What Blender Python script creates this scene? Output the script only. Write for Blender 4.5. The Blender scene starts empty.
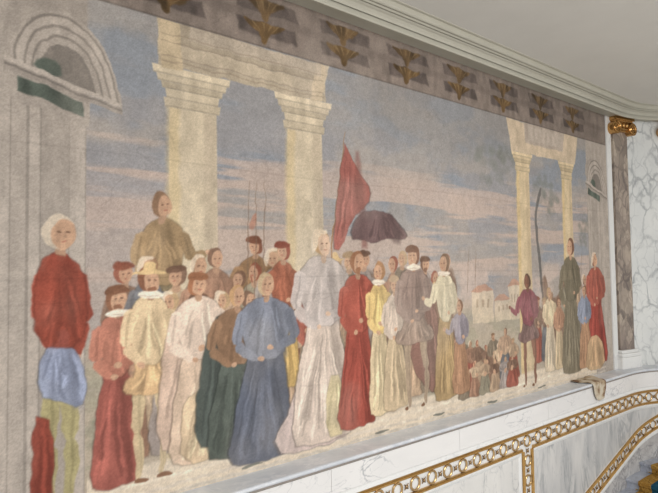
import bpy, bmesh, math, random
import numpy as np
from mathutils import Matrix, Vector
random.seed(4)
rng = np.random.default_rng(7)
S = bpy.context.scene
COL = S.collection

# ------------------------------------------------------------------ plan of the wall
D, XC, RA = 3.168, 7.146, 1.471          # mural wall plane, start and radius of the rounded corner
PL = 0.205                               # the dado stands this far in front of the mural wall
TOP = 3.30                               # top of the mural above the marble sill (z = 0)
SEND = XC + RA * math.pi / 2

def frame(s):
    """wall point and (along, out) directions at arc length s (measured on the mural plane)"""
    if s <= XC:
        return s, D, (1, 0), (0, -1)
    if s <= SEND:
        t = (s - XC) / RA
        return XC + RA * math.sin(t), D - RA + RA * math.cos(t), (math.cos(t), -math.sin(t)), (-math.sin(t), -math.cos(t))
    return XC + RA, D - RA - (s - SEND), (0, -1), (-1, 0)

def pos(s, p, z):
    x, y, a, n = frame(s)
    return Vector((x + n[0] * p, y + n[1] * p, z))

def srange(s0, s1, step=0.06):
    """samples, dense only on the curve"""
    pts = {round(s0, 5), round(s1, 5)}
    for c in (XC, SEND):
        if s0 < c < s1: pts.add(round(c, 5))
    s = XC
    while s < SEND:
        if s0 < s < s1: pts.add(round(s, 5))
        s += step
    return sorted(pts)

# ------------------------------------------------------------------ materials
def lin(c):
    c = np.asarray(c, dtype=float) / 255.0
    return np.where(c <= 0.04045, c / 12.92, ((c + 0.055) / 1.055) ** 2.4)

def rgba(c):
    l = lin(c); return (float(l[0]), float(l[1]), float(l[2]), 1)

def base_mat(name, rough=0.5, metal=0.0, spec=0.5):
    m = bpy.data.materials.new(name); m.use_nodes = True
    b = m.node_tree.nodes['Principled BSDF']
    b.inputs['Roughness'].default_value = rough
    b.inputs['Metallic'].default_value = metal
    b.inputs['Specular IOR Level'].default_value = spec
    return m, m.node_tree.nodes, m.node_tree.links, b

def ramp(N, stops, interp='LINEAR'):
    r = N.new('ShaderNodeValToRGB'); r.color_ramp.interpolation = interp
    e = r.color_ramp.elements
    while len(e) < len(stops): e.new(0.5)
    for k, (p, c) in enumerate(stops):
        e[k].position = p; e[k].color = rgba(c) if len(c) == 3 else c
    return r

def coords(N, L, scale=(1, 1, 1), rot=(0, 0, 0)):
    t = N.new('ShaderNodeTexCoord'); mp = N.new('ShaderNodeMapping')
    mp.inputs['Scale'].default_value = scale; mp.inputs['Rotation'].default_value = rot
    L.new(t.outputs['Object'], mp.inputs['Vector']); return mp.outputs['Vector']

def noise(N, L, vec, scale, detail=4, rough=0.55, dist=0.0):
    n = N.new('ShaderNodeTexNoise')
    n.inputs['Scale'].default_value = scale; n.inputs['Detail'].default_value = detail
    n.inputs['Roughness'].default_value = rough; n.inputs['Distortion'].default_value = dist
    L.new(vec, n.inputs['Vector']); return n.outputs['Fac']

def mix(N, L, fac, a, b, mode='MIX'):
    m = N.new('ShaderNodeMix'); m.data_type = 'RGBA'; m.blend_type = mode
    if isinstance(fac, float): m.inputs[0].default_value = fac
    else: L.new(fac, m.inputs[0])
    for i, v in ((6, a), (7, b)):
        if isinstance(v, (tuple, list)): m.inputs[i].default_value = rgba(v)
        else: L.new(v, m.inputs[i])
    return m.outputs[2]

def vein(N, L, vec, scale, width, dist=1.0, detail=5):
    """thin dark lines where a noise crosses its middle: 1 on the vein, 0 off it"""
    n = noise(N, L, vec, scale, detail, 0.55, dist)
    s = N.new('ShaderNodeMath'); s.operation = 'SUBTRACT'; s.inputs[1].default_value = 0.5; L.new(n, s.inputs[0])
    a = N.new('ShaderNodeMath'); a.operation = 'ABSOLUTE'; L.new(s.outputs[0], a.inputs[0])
    r = ramp(N, [(0.0, (255, 255, 255)), (width, (0, 0, 0))]); L.new(a.outputs[0], r.inputs[0])
    return r.outputs['Color']

def marble(name, base, cloud, vcol, scale=1.0, width=0.03, amount=0.7, stretch=(1, 1, 1), rot=(0, 0, 0), rough=0.33, cloudamt=0.6, gate=(0.42, 0.6)):
    m, N, L, b = base_mat(name, rough)
    v = coords(N, L, stretch, rot)
    cl = ramp(N, [(0.35, (0, 0, 0)), (0.72, (255, 255, 255))]); L.new(noise(N, L, v, 1.7 * scale, 5, 0.6, 0.6), cl.inputs[0])
    k = N.new('ShaderNodeMath'); k.operation = 'MULTIPLY'; k.inputs[1].default_value = cloudamt; L.new(cl.outputs['Color'], k.inputs[0])
    c = mix(N, L, k.outputs[0], base, cloud)
    g = ramp(N, [(gate[0], (0, 0, 0)), (gate[1], (255, 255, 255))]); L.new(noise(N, L, v, 1.1 * scale, 2), g.inputs[0])
    for sc, w, am in ((1.5, width, amount), (3.7, width * 0.7, amount * 0.6)):
        f = vein(N, L, v, sc * scale, w)
        q = N.new('ShaderNodeMath'); q.operation = 'MULTIPLY'; L.new(f, q.inputs[0]); L.new(g.outputs['Color'], q.inputs[1])
        q2 = N.new('ShaderNodeMath'); q2.operation = 'MULTIPLY'; q2.inputs[1].default_value = am; L.new(q.outputs[0], q2.inputs[0])
        c = mix(N, L, q2.outputs[0], c, vcol)
    L.new(c, b.inputs['Base Color'])
    return m

def cracked(name, base, cloud, vcol, scale, width, amount, patch=0.0, stretch=(1, 1, 1)):
    """marble with a net of thin veins between blocks"""
    m, N, L, b = base_mat(name, 0.33)
    v = coords(N, L, stretch)
    nz = N.new('ShaderNodeTexNoise'); nz.inputs['Scale'].default_value = scale * 1.3; nz.inputs['Detail'].default_value = 5; L.new(v, nz.inputs['Vector'])
    ad = N.new('ShaderNodeVectorMath'); ad.operation = 'MULTIPLY_ADD'; ad.inputs[1].default_value = (0.9 / scale,) * 3
    L.new(nz.outputs['Color'], ad.inputs[0]); L.new(v, ad.inputs[2])
    cl = ramp(N, [(0.35, (0, 0, 0)), (0.70, (255, 255, 255))]); L.new(noise(N, L, v, 1.6, 5, 0.6), cl.inputs[0])
    c = mix(N, L, cl.outputs['Color'], base, cloud)
    if patch:
        vp = N.new('ShaderNodeTexVoronoi'); vp.inputs['Scale'].default_value = scale * 1.7; L.new(ad.outputs[0], vp.inputs['Vector'])
        bw = N.new('ShaderNodeSeparateColor'); L.new(vp.outputs['Color'], bw.inputs[0])
        q = N.new('ShaderNodeMath'); q.operation = 'MULTIPLY'; q.inputs[1].default_value = patch; L.new(bw.outputs[0], q.inputs[0])
        c = mix(N, L, q.outputs[0], c, vcol)
    for sc, w, am in ((scale, width, amount), (scale * 2.3, width * 1.2, amount * .45)):
        vo = N.new('ShaderNodeTexVoronoi'); vo.feature = 'DISTANCE_TO_EDGE'; vo.inputs['Scale'].default_value = sc; L.new(ad.outputs[0], vo.inputs['Vector'])
        r = ramp(N, [(0.0, (255, 255, 255)), (w, (0, 0, 0))]); L.new(vo.outputs['Distance'], r.inputs[0])
        g = ramp(N, [(0.38, (60, 60, 60)), (0.6, (255, 255, 255))]); L.new(noise(N, L, v, 2.3 * sc / scale, 3), g.inputs[0])
        q = N.new('ShaderNodeMath'); q.operation = 'MULTIPLY'; L.new(r.outputs['Color'], q.inputs[0]); L.new(g.outputs['Color'], q.inputs[1])
        q2 = N.new('ShaderNodeMath'); q2.operation = 'MULTIPLY'; q2.inputs[1].default_value = am; L.new(q.outputs[0], q2.inputs[0])
        c = mix(N, L, q2.outputs[0], c, vcol)
    L.new(c, b.inputs['Base Color']); return m

M = {}
M['wall_marble'] = marble('wall_marble', (226, 226, 222), (206, 208, 206), (128, 132, 134), 1.6, 0.026, 0.9, (1, 1, .8), cloudamt=0.5, gate=(0.35, 0.5))
M['frieze_marble'] = marble('frieze_marble', (232, 229, 226), (214, 212, 210), (150, 152, 156), 1.1, 0.016, 0.75, (1.0, 1, 2.2), (0, 0.75, 0), cloudamt=0.45)
M['panel_marble'] = marble('panel_marble', (228, 225, 220), (208, 206, 202), (150, 153, 155), 1.5, 0.03, 0.6, (1.7, 1, .75), (0, -0.5, 0), cloudamt=0.6, gate=(0.38, 0.52))
M['wall_marble'] = cracked('wall_marble', (228, 228, 224), (212, 213, 211), (138, 141, 144), 3.0, 0.055, 0.8, 0, (1, 1, .75))
M['grey_panel_marble'] = marble('grey_panel_marble', (216, 213, 209), (180, 180, 180), (136, 140, 143), 1.4, 0.05, 0.62, (2.0, 2.0, .5), (0, -0.3, 0), cloudamt=0.9, gate=(0.36, 0.5))
M['sill_marble'] = marble('sill_marble', (220, 223, 227), (198, 203, 210), (240, 240, 242), 2.2, 0.05, 0.6, (1.3, 2, 2), (0, 0, 0.5), rough=0.45, cloudamt=0.9)
M['white_marble'] = marble('white_marble', (232, 231, 228), (218, 218, 216), (176, 178, 180), 1.4, 0.014, 0.4, cloudamt=0.3)
M['step_marble'] = marble('step_marble', (188, 193, 204), (158, 163, 176), (128, 132, 144), 3.0, 0.05, 0.7, (1, 2, 1), (0, 0, .6), rough=0.3, cloudamt=0.9)
M['breccia'] = marble('breccia', (178, 164, 150), (136, 122, 114), (206, 196, 184), 4.2, 0.05, 0.8, (1, 1, .7), rough=0.3, cloudamt=1.0, gate=(0.3, 0.45))
M['breccia'] = cracked('breccia', (196, 180, 162), (150, 134, 124), (84, 74, 72), 6.0, 0.09, 0.75, 0.65, (1, 1, .6))
M['speckled_marble'] = marble('speckled_marble', (216, 214, 211), (176, 172, 170), (130, 126, 128), 3.4, 0.05, 0.75, rough=0.35, cloudamt=0.9, gate=(0.3, 0.45))

def plaster(name, c, c2, rough=0.75, scale=3.0):
    m, N, L, b = base_mat(name, rough, spec=0.3)
    v = coords(N, L)
    r = ramp(N, [(0.35, (0, 0, 0)), (0.7, (255, 255, 255))]); L.new(noise(N, L, v, scale, 6, 0.6), r.inputs[0])
    L.new(mix(N, L, r.outputs['Color'], c, c2), b.inputs['Base Color'])
    bp = N.new('ShaderNodeBump'); bp.inputs['Strength'].default_value = 0.15; bp.inputs['Distance'].default_value = 0.002
    L.new(noise(N, L, v, 220, 3), bp.inputs['Height']); L.new(bp.outputs[0], b.inputs['Normal'])
    return m
M['ceiling'] = plaster('ceiling_plaster', (214, 211, 204), (210, 207, 200))
M['cornice'] = plaster('cornice_paint', (180, 176, 162), (174, 170, 156), 0.40, 5)
M['joint'] = plaster('dark_joint', (112, 100, 88), (92, 84, 76), 0.6, 9)
M['bead_grey'] = plaster('taupe_bead', (150, 141, 133), (128, 120, 114), 0.45, 7)

def metal(name, c, c2, rough):
    m, N, L, b = base_mat(name, rough, 0.85)
    v = coords(N, L)
    L.new(mix(N, L, noise(N, L, v, 14, 4), c, c2), b.inputs['Base Color'])
    r = ramp(N, [(0.3, (90, 90, 90)), (0.8, (150, 150, 150))]); L.new(noise(N, L, v, 30, 3), r.inputs[0])
    L.new(r.outputs['Color'], b.inputs['Roughness'])
    return m
M['gilt'] = metal('gilded_bronze', (206, 166, 102), (178, 136, 78), 0.5)
M['gilt_ring'] = metal('gilded_ring', (214, 182, 134), (176, 142, 98), 0.55)
M['gilt_dark'] = metal('tarnished_bronze', (172, 142, 104), (130, 104, 76), 0.55)
M['gilt_capital'] = metal('gilded_capital', (214, 170, 108), (156, 114, 64), 0.5)
M['brass'] = metal('polished_brass', (226, 190, 96), (200, 160, 70), 0.25)

def carpet(name, c, c2, c3, scale):
    m, N, L, b = base_mat(name, 0.95, spec=0.1)
    v = coords(N, L)
    r = ramp(N, [(0.42, (0, 0, 0)), (0.56, (255, 255, 255))]); L.new(noise(N, L, v, scale, 2, .5, 1.5), r.inputs[0])
    a = mix(N, L, r.outputs['Color'], c, c2)
    s = ramp(N, [(0.60, (0, 0, 0)), (0.64, (255, 255, 255))]); L.new(noise(N, L, v, scale * 2.2, 2), s.inputs[0])
    L.new(mix(N, L, s.outputs['Color'], a, c3), b.inputs['Base Color'])
    bp = N.new('ShaderNodeBump'); bp.inputs['Strength'].default_value = 0.6; bp.inputs['Distance'].default_value = 0.004
    L.new(noise(N, L, v, 300, 2), bp.inputs['Height']); L.new(bp.outputs[0], b.inputs['Normal'])
    return m
M['carpet_gold'] = carpet('gold_carpet', (186, 148, 78), (158, 118, 56), (104, 78, 44), 24)
M['carpet_teal'] = carpet('teal_carpet', (42, 92, 112), (34, 76, 98), (28, 64, 86), 30)
M['carpet_fringe'] = carpet('fringe', (150, 120, 66), (128, 98, 50), (90, 66, 38), 60)

# ------------------------------------------------------------------ object helpers
def link(name, me, m, parent=None):
    o = bpy.data.objects.new(name, me); COL.objects.link(o)
    if m is not None: me.materials.append(m)
    if parent is not None:
        o.parent = parent
        o.matrix_parent_inverse = Matrix.Translation(-parent.location)
    return o

def obj(name, bm, m, parent=None, smooth=False, bevel=0.0):
    bmesh.ops.recalc_face_normals(bm, faces=bm.faces)
    me = bpy.data.meshes.new(name); bm.to_mesh(me); bm.free()
    if smooth:
        for f in me.polygons: f.use_smooth = True
    o = link(name, me, m, parent)
    if bevel:
        b = o.modifiers.new('bevel', 'BEVEL'); b.width = bevel; b.segments = 2; b.limit_method = 'ANGLE'; b.angle_limit = 0.7
    return o

def thing(name, label, cat, loc, group=None):
    o = bpy.data.objects.new(name, None); COL.objects.link(o); o.location = loc
    o['label'] = label; o['category'] = cat
    if group: o['group'] = group
    return o

def tag(o, label=None, cat=None, group=None, kind=None):
    for k, v in (('label', label), ('category', cat), ('group', group), ('kind', kind)):
        if v: o[k] = v
    return o

def sweep(bm, prof, s0, s1, closed=True, zoff=None, step=0.06):
    """sweep a (p, z) profile along the wall; zoff(s) lifts it"""
    rows = []
    ss = srange(s0, s1, step)
    if zoff:                                        # a rising run needs no extra samples on the straight
        pass
    for s in ss:
        dz = zoff(s) if zoff else 0
        rows.append([bm.verts.new(pos(s, p, z + dz)) for p, z in prof])
    n = len(prof)
    for a, b in zip(rows, rows[1:]):
        for k in range(n if closed else n - 1):
            bm.faces.new((a[k], a[(k + 1) % n], b[(k + 1) % n], b[k]))
    if closed:
        bm.faces.new(rows[0]); bm.faces.new(rows[-1][::-1])

def rect(p0, p1, z0, z1): return [(p0, z0), (p1, z0), (p1, z1), (p0, z1)]

def local(s, p, z):
    """matrix: x along the wall, y out of it, z up, origin at the wall point"""
    x, y, a, n = frame(s); o = pos(s, p, z)
    return Matrix(((a[0], n[0], 0, o.x), (a[1], n[1], 0, o.y), (0, 0, 1, o.z), (0, 0, 0, 1)))

def lbox(bm, mt, x0, x1, y0, y1, z0, z1):
    vs = [bm.verts.new(mt @ Vector(c)) for c in ((x0, y0, z0), (x1, y0, z0), (x1, y1, z0), (x0, y1, z0), (x0, y0, z1), (x1, y0, z1), (x1, y1, z1), (x0, y1, z1))]
    for f in ((0, 3, 2, 1), (4, 5, 6, 7), (0, 1, 5, 4), (1, 2, 6, 5), (2, 3, 7, 6), (3, 0, 4, 7)):
        bm.faces.new([vs[i] for i in f])

def tube(bm, pts, radii, n=8, cap=True):
    rings = []
    up = Vector((0, 1, 0))
    for i, p in enumerate(pts):
        d = (pts[min(i + 1, len(pts) - 1)] - pts[max(i - 1, 0)]).normalized()
        u = d.cross(up)
        if u.length < 1e-3: u = d.cross(Vector((1, 0, 0)))
        u.normalize(); v = d.cross(u)
        r = radii[i] if isinstance(radii, (list, tuple)) else radii
        rings.append([bm.verts.new(p + u * r * math.cos(6.28318 * k / n) + v * r * math.sin(6.28318 * k / n)) for k in range(n)])
    for a, b in zip(rings, rings[1:]):
        for k in range(n): bm.faces.new((a[k], a[(k + 1) % n], b[(k + 1) % n], b[k]))
    if cap: bm.faces.new(rings[0]); bm.faces.new(rings[-1][::-1])

# ------------------------------------------------------------------ the room shell
FLOOR = -2.46
S0 = -1.6
S1 = SEND + 3.2
bm = bmesh.new(); sweep(bm, rect(-0.25, 0.0, FLOOR, 3.42), S0, XC)
tag(obj('wall_left', bm, M['wall_marble']), 'straight white marble stair hall wall behind the mural', kind='structure')
bm = bmesh.new(); sweep(bm, rect(-0.25, 0.0, FLOOR, 3.42), XC, S1)
tag(obj('wall_right', bm, M['wall_marble']), 'white marble wall with grey veins, rounded at the corner', kind='structure')

# dado under the mural, thicker than the wall above
bm = bmesh.new(); sweep(bm, rect(0.0, PL - 0.012, FLOOR, -0.02), S0, S1)
tag(obj('wall_lower', bm, M['panel_marble']), 'pale marble dado wall below the sill', kind='structure')
# frieze course of slabs, with fine joints between them
fr = []
joints = [S0, 0.9, 2.35, 3.76, 5.20, 6.60, 8.0, 9.4, S1]
bm = bmesh.new()
for a, b in zip(joints, joints[1:]):
    sweep(bm, rect(PL - 0.012, PL, -0.226, -0.012), a + 0.0015, b - 0.0015)
tag(obj('trim_1', bm, M['frieze_marble']), 'smooth white marble frieze course with slanting grey veins', kind='structure')
# sill with its taupe bead
bm = bmesh.new(); sweep(bm, [(0, -0.03), (PL + 0.004, -0.03), (PL + 0.012, -0.018), (PL + 0.012, -0.004), (PL + 0.004, 0.0), (0, 0.0)], S0, S1)
tag(obj('trim_2', bm, M['sill_marble']), 'grey veined marble sill along the foot of the mural', kind='structure')
bm = bmesh.new(); sweep(bm, [(PL - 0.004, -0.045), (PL + 0.006, -0.045), (PL + 0.011, -0.038), (PL + 0.006, -0.030), (PL - 0.004, -0.030)], S0, S1)
tag(obj('trim_3', bm, M['bead_grey']), 'thin taupe bead under the grey sill', kind='structure')
# moulded edge above the gilded band
bm = bmesh.new(); sweep(bm, [(PL - 0.012, -0.268), (PL + 0.006, -0.268), (PL + 0.012, -0.262), (PL + 0.010, -0.245), (PL + 0.004, -0.234), (PL - 0.002, -0.229), (PL - 0.012, -0.226)], S0, S1)
tag(obj('trim_4', bm, M['white_marble']), 'white marble moulding just above the long gilded band', kind='structure')
# marble bed behind the long band
BT, BB = -0.268, -0.450
bm = bmesh.new(); sweep(bm, rect(PL - 0.012, PL - 0.004, BB, BT), S0, S1)
tag(obj('trim_5', bm, M['white_marble']), 'white marble bed behind the long gilded band', kind='structure')

# cornice
prof = [(0.0, 3.31), (0.0, 3.295), (0.140, 3.288), (0.142, 3.35), (0.161, 3.35), (0.163, 3.276), (0.169, 3.264), (0.181, 3.264), (0.187, 3.276), (0.189, 3.35),
        (0.203, 3.35), (0.205, 3.303), (0.208, 3.307), (0.214, 3.322), (0.228, 3.338), (0.247, 3.346), (0.249, 3.374), (0.257, 3.374), (0.259, 3.353), (0.267, 3.353), (0.269, 3.382), (0.276, 3.382),
        (0.278, 3.368), (0.286, 3.367), (0.296, 3.374), (0.302, 3.386), (0.304, 3.413), (0.328, 3.415), (0.330, 3.425), (0.0, 3.425)]
bm = bmesh.new(); sweep(bm, prof, S0, S1, step=0.04)
tag(obj('trim_6', bm, M['cornice']), 'olive white moulded cornice sweeping round the corner', kind='structure')
# ceiling: polygon bounded by the curved wall
bm = bmesh.new()
ring = [pos(s, -0.1, 3.42) for s in srange(S0, S1)] + [Vector((S0, D - RA - (S1 - SEND), 3.42))]
lo = [bm.verts.new(v) for v in ring]; hi = [bm.verts.new(v + Vector((0, 0, 0.15))) for v in ring]
bm.faces.new(lo); bm.faces.new(hi[::-1])
for i in range(len(lo)):
    j = (i + 1) % len(lo); bm.faces.new((lo[i], lo[j], hi[j], hi[i]))
tag(obj('ceiling', bm, M['ceiling']), 'plain warm grey plaster ceiling', kind='structure')
# hall floor far below the frame
bm = bmesh.new(); lbox(bm, Matrix.Identity(4), S0, 8.8, -3.0, D + 0.1, FLOOR - 0.15, FLOOR)
tag(obj('floor', bm, M['white_marble']), 'pale marble floor of the stair hall', kind='structure')

# ------------------------------------------------------------------ diagonal band line (top edge) over the stairs
def diag_top(s): return -0.826 + 0.307 * (s - 7.0)
DH = 0.172

# ------------------------------------------------------------------ marble panels of the dado
def panel(name, label, s0, s1, top, bottom, mat, tuck=False):
    """flat veined field in a white bevelled frame; top / bottom are functions of s"""
    ss = sorted(set([s0, s1] + [s0 + (s1 - s0) * k / 40 for k in range(41)]))
    t = thing(name, label, 'wall panel', pos(s0, PL, bottom(s0)))
    fw = 0.045
    bm = bmesh.new(); rows = []
    for s in ss:
        s_in = min(max(s, s0 + fw), s1 - fw)
        fb = -0.02 if tuck else fw
        rows.append([bm.verts.new(pos(s_in, PL - 0.012, bottom(s_in) + fb)), bm.verts.new(pos(s_in, PL - 0.012, top(s_in) - fw)),
                     bm.verts.new(pos(s_in, PL - 0.008, top(s_in) - fw)), bm.verts.new(pos(s_in, PL - 0.008, bottom(s_in) + fb))])
    for a, b in zip(rows, rows[1:]):
        if (a[0].co - b[0].co).length < 1e-6: continue
        for k in range(4): bm.faces.new((a[k], a[(k + 1) % 4], b[(k + 1) % 4], b[k]))
    obj('field', bm, mat, t)
    bm = bmesh.new()
    # frame: outer ridge -> inner slope
    loop = [(s, top(s)) for s in ss] + [(s, bottom(s)) for s in reversed(ss)]
    def off(s, z, d):
        sn = min(max(s, s0 + d), s1 - d)
        return sn, (z - d if abs(z - top(s)) < 1e-9 else z + d) + ((top(sn) - top(s)) if abs(z - top(s)) < 1e-9 else (bottom(sn) - bottom(s)))
    rings = []
    for d, p in ((0.0, PL - 0.012), (0.0, PL), (0.018, PL + 0.002), (0.030, PL - 0.002), (fw, PL - 0.008)):
        r = []
        for s, z in loop:
            a, b = off(s, z, d)
            if tuck and abs(z - top(s)) > 1e-9: b -= d; p_ = PL - 0.012
            else: p_ = p
            r.append(bm.verts.new(pos(a, p_, b)))
        rings.append(r)
    for a, b in zip(rings, rings[1:]):
        for k in range(len(a)):
            j = (k + 1) % len(a)
            try: bm.faces.new((a[k], a[j], b[j], b[k]))
            except ValueError: pass
    obj('frame', bm, M['white_marble'], t)
    return t
VB0, VB1 = 4.700, 4.885                                       # the vertical band
panel('marble_slab', 'white veined marble panel left of the upright gilded band', 1.2, VB0 - 0.004, lambda s: BB - 0.004, lambda s: FLOOR + 0.25 if s < 3.2 else max(FLOOR + 0.25, -0.03 + diag_top(s) - DH * 1.5), M['panel_marble'])
panel('marble_slab', 'grey streaked marble panel between the upright band and the band rising over the stairs', VB1 + 0.004, 8.0, lambda s: BB - 0.004, lambda s: min(diag_top(s) - 0.02, BB - 0.11), M['grey_panel_marble'], tuck=True)
# skirting under the diagonal band: white moulding and a speckled stone string
bm = bmesh.new(); sweep(bm, [(PL - 0.012, 0), (PL + 0.012, 0), (PL + 0.016, 0.012), (PL + 0.012, 0.03), (PL + 0.002, 0.045), (PL - 0.012, 0.05)], 3.2, 8.0, zoff=lambda s: diag_top(s) - DH - 0.052, step=0.05)
tag(obj('trim_7', bm, M['white_marble']), 'white marble moulding along the underside of the rising band', kind='structure')
bm = bmesh.new(); sweep(bm, [(PL - 0.012, -0.40), (PL - 0.002, -0.40), (PL - 0.002, 0), (PL - 0.012, 0)], 3.2, 8.0, zoff=lambda s: diag_top(s) - DH - 0.052, step=0.05)
tag(obj('baseboard_stair', bm, M['speckled_marble']), 'speckled grey marble skirting above the stair treads', kind='structure')

# ------------------------------------------------------------------ gilded openwork bands
def ring_mesh():
    """flat cast ring with a rounded face"""
    bm = bmesh.new(); n = 32; prof = ((0.0585, -0.006), (0.0585, 0.003), (0.055, 0.0065), (0.046, 0.0065), (0.0415, 0.003), (0.0415, -0.006))
    g = [[bm.verts.new((r * math.cos(2 * math.pi * i / n), d, r * math.sin(2 * math.pi * i / n))) for r, d in prof] for i in range(n)]
    for i in range(n):
        for k in range(6):
            bm.faces.new((g[i][k], g[(i + 1) % n][k], g[(i + 1) % n][(k + 1) % 6], g[i][(k + 1) % 6]))
    bmesh.ops.recalc_face_normals(bm, faces=bm.faces)
    me = bpy.data.meshes.new('ring'); bm.to_mesh(me); bm.free()
    me.materials.append(M['gilt_ring']); return me
def stud_mesh():
    """a round flower boss with four petals, clasping the rings to either side"""
    bm = bmesh.new()
    bmesh.ops.create_uvsphere(bm, u_segments=10, v_segments=6, radius=0.016)
    for v in bm.verts: v.co = Vector((v.co.x, v.co.y * 0.6 + 0.004, v.co.z))
    for k in range(4):
        a = math.pi / 4 + k * math.pi / 2
        q = bmesh.ops.create_uvsphere(bm, u_segments=8, v_segments=5, radius=0.009)['verts']
        for v in q:
            c = v.co; x = c.x * 1.5 + 0.020; z = c.z * 0.42
            v.co = Vector((x * math.cos(a) - z * math.sin(a), c.y * 0.5, x * math.sin(a) + z * math.cos(a)))
    me = bpy.data.meshes.new('rosette'); bm.to_mesh(me); bm.free()
    for f in me.polygons: f.use_smooth = True
    me.materials.append(M['gilt_dark']); return me
RM, SM = ring_mesh(), stud_mesh()

def place(name, me, parent, mt):
    o = bpy.data.objects.new(name, me); COL.objects.link(o); o.parent = parent
    o.matrix_parent_inverse = Matrix.Translation(-parent.location); o.matrix_basis = mt

def roty(a): return Matrix.Rotation(a, 4, 'Y')
RW = 0.030       # rail width
# the long horizontal band
hb = thing('gilded_band', 'long gilded openwork band of rings running level beneath the grey sill', 'gilded band', pos(2.9, PL, BB))
RP = [(PL - 0.004, 0), (PL + 0.012, 0), (PL + 0.018, 0.006), (PL + 0.012, RW * 0.5), (PL + 0.018, RW - 0.006), (PL + 0.012, RW), (PL - 0.004, RW)]
E0 = 1.2
def railband(z, s0, s1, parent, zoff=None, w=None):
    bm = bmesh.new(); sweep(bm, [(p, z + q) for p, q in RP], s0, s1, zoff=zoff, step=0.05)
    return obj('rail', bm, M['gilt'], parent)
railband(BT - RW, E0, 9.3, hb)
railband(BB, E0, VB0 + 0.0, hb); railband(BB, VB1, 9.3, hb)
PITCH = 0.200
zc = (BT + BB) / 2
s = (VB0 + VB1) / 2 - PITCH * 18
k = 0
while s < 9.2:
    place('ring', RM, hb, local(s, PL + 0.006, zc))
    place('rosette', SM, hb, local(s + PITCH / 2, PL + 0.004, zc))
    s += PITCH * (1 if True else 0); k += 1
# the upright band
vb = thing('gilded_band', 'short upright gilded openwork band hanging down from the long level one', 'gilded band', pos((VB0 + VB1) / 2, PL, -1.47))
for a in (VB0, VB1 - RW):
    bm = bmesh.new(); mt = local(a, 0, 0)
    pr = [(0, PL - 0.004), (RW, PL - 0.004), (RW, PL + 0.012), (RW - 0.006, PL + 0.018), (RW / 2, PL + 0.012), (0.006, PL + 0.018), (0, PL + 0.012)]
    t_ = [bm.verts.new(mt @ Vector((x, y, BB))) for x, y in pr]; b_ = [bm.verts.new(mt @ Vector((x, y, -1.47))) for x, y in pr]
    for i in range(7): bm.faces.new((t_[i], t_[(i + 1) % 7], b_[(i + 1) % 7], b_[i]))
    bm.faces.new(t_); bm.faces.new(b_[::-1]); obj('rail', bm, M['gilt'], vb)
bm = bmesh.new(); sweep(bm, rect(PL - 0.012, PL - 0.004, -1.47, BB), VB0, VB1)
obj('bed', bm, M['white_marble'], vb)['label'] = 'white marble bed behind the rings'
z = zc - 0.19
while z > -1.33:
    place('ring', RM, vb, local((VB0 + VB1) / 2, PL + 0.006, z))
    place('rosette', SM, vb, local((VB0 + VB1) / 2, PL + 0.004, z + 0.095)); z -= 0.19
# the rising band over the stairs
db = thing('gilded_band', 'gilded openwork band rising diagonally over the marble stairs', 'gilded band', pos(3.3, PL, diag_top(3.3)))
sl = math.atan(0.307)
railband(-RW * 1.05, 3.2, 8.0, db, zoff=diag_top); railband(-DH, 3.2, 8.0, db, zoff=diag_top)
bm = bmesh.new(); sweep(bm, rect(PL - 0.012, PL - 0.004, -DH, 0), 3.2, 8.0, zoff=diag_top, step=0.05)
obj('bed', bm, M['white_marble'], db)['label'] = 'white marble bed behind the rings'
s = 3.3
while s < 7.92:
    zz = diag_top(s) - DH / 2
    place('ring', RM, db, local(s, PL + 0.006, zz) @ roty(-sl) @ Matrix.Scale(0.95, 4))
    s2 = s + 0.1035 * math.cos(sl)
    place('rosette', SM, db, local(s2, PL + 0.004, diag_top(s2) - DH / 2) @ roty(-sl)); s += 0.207 * math.cos(sl)

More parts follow.
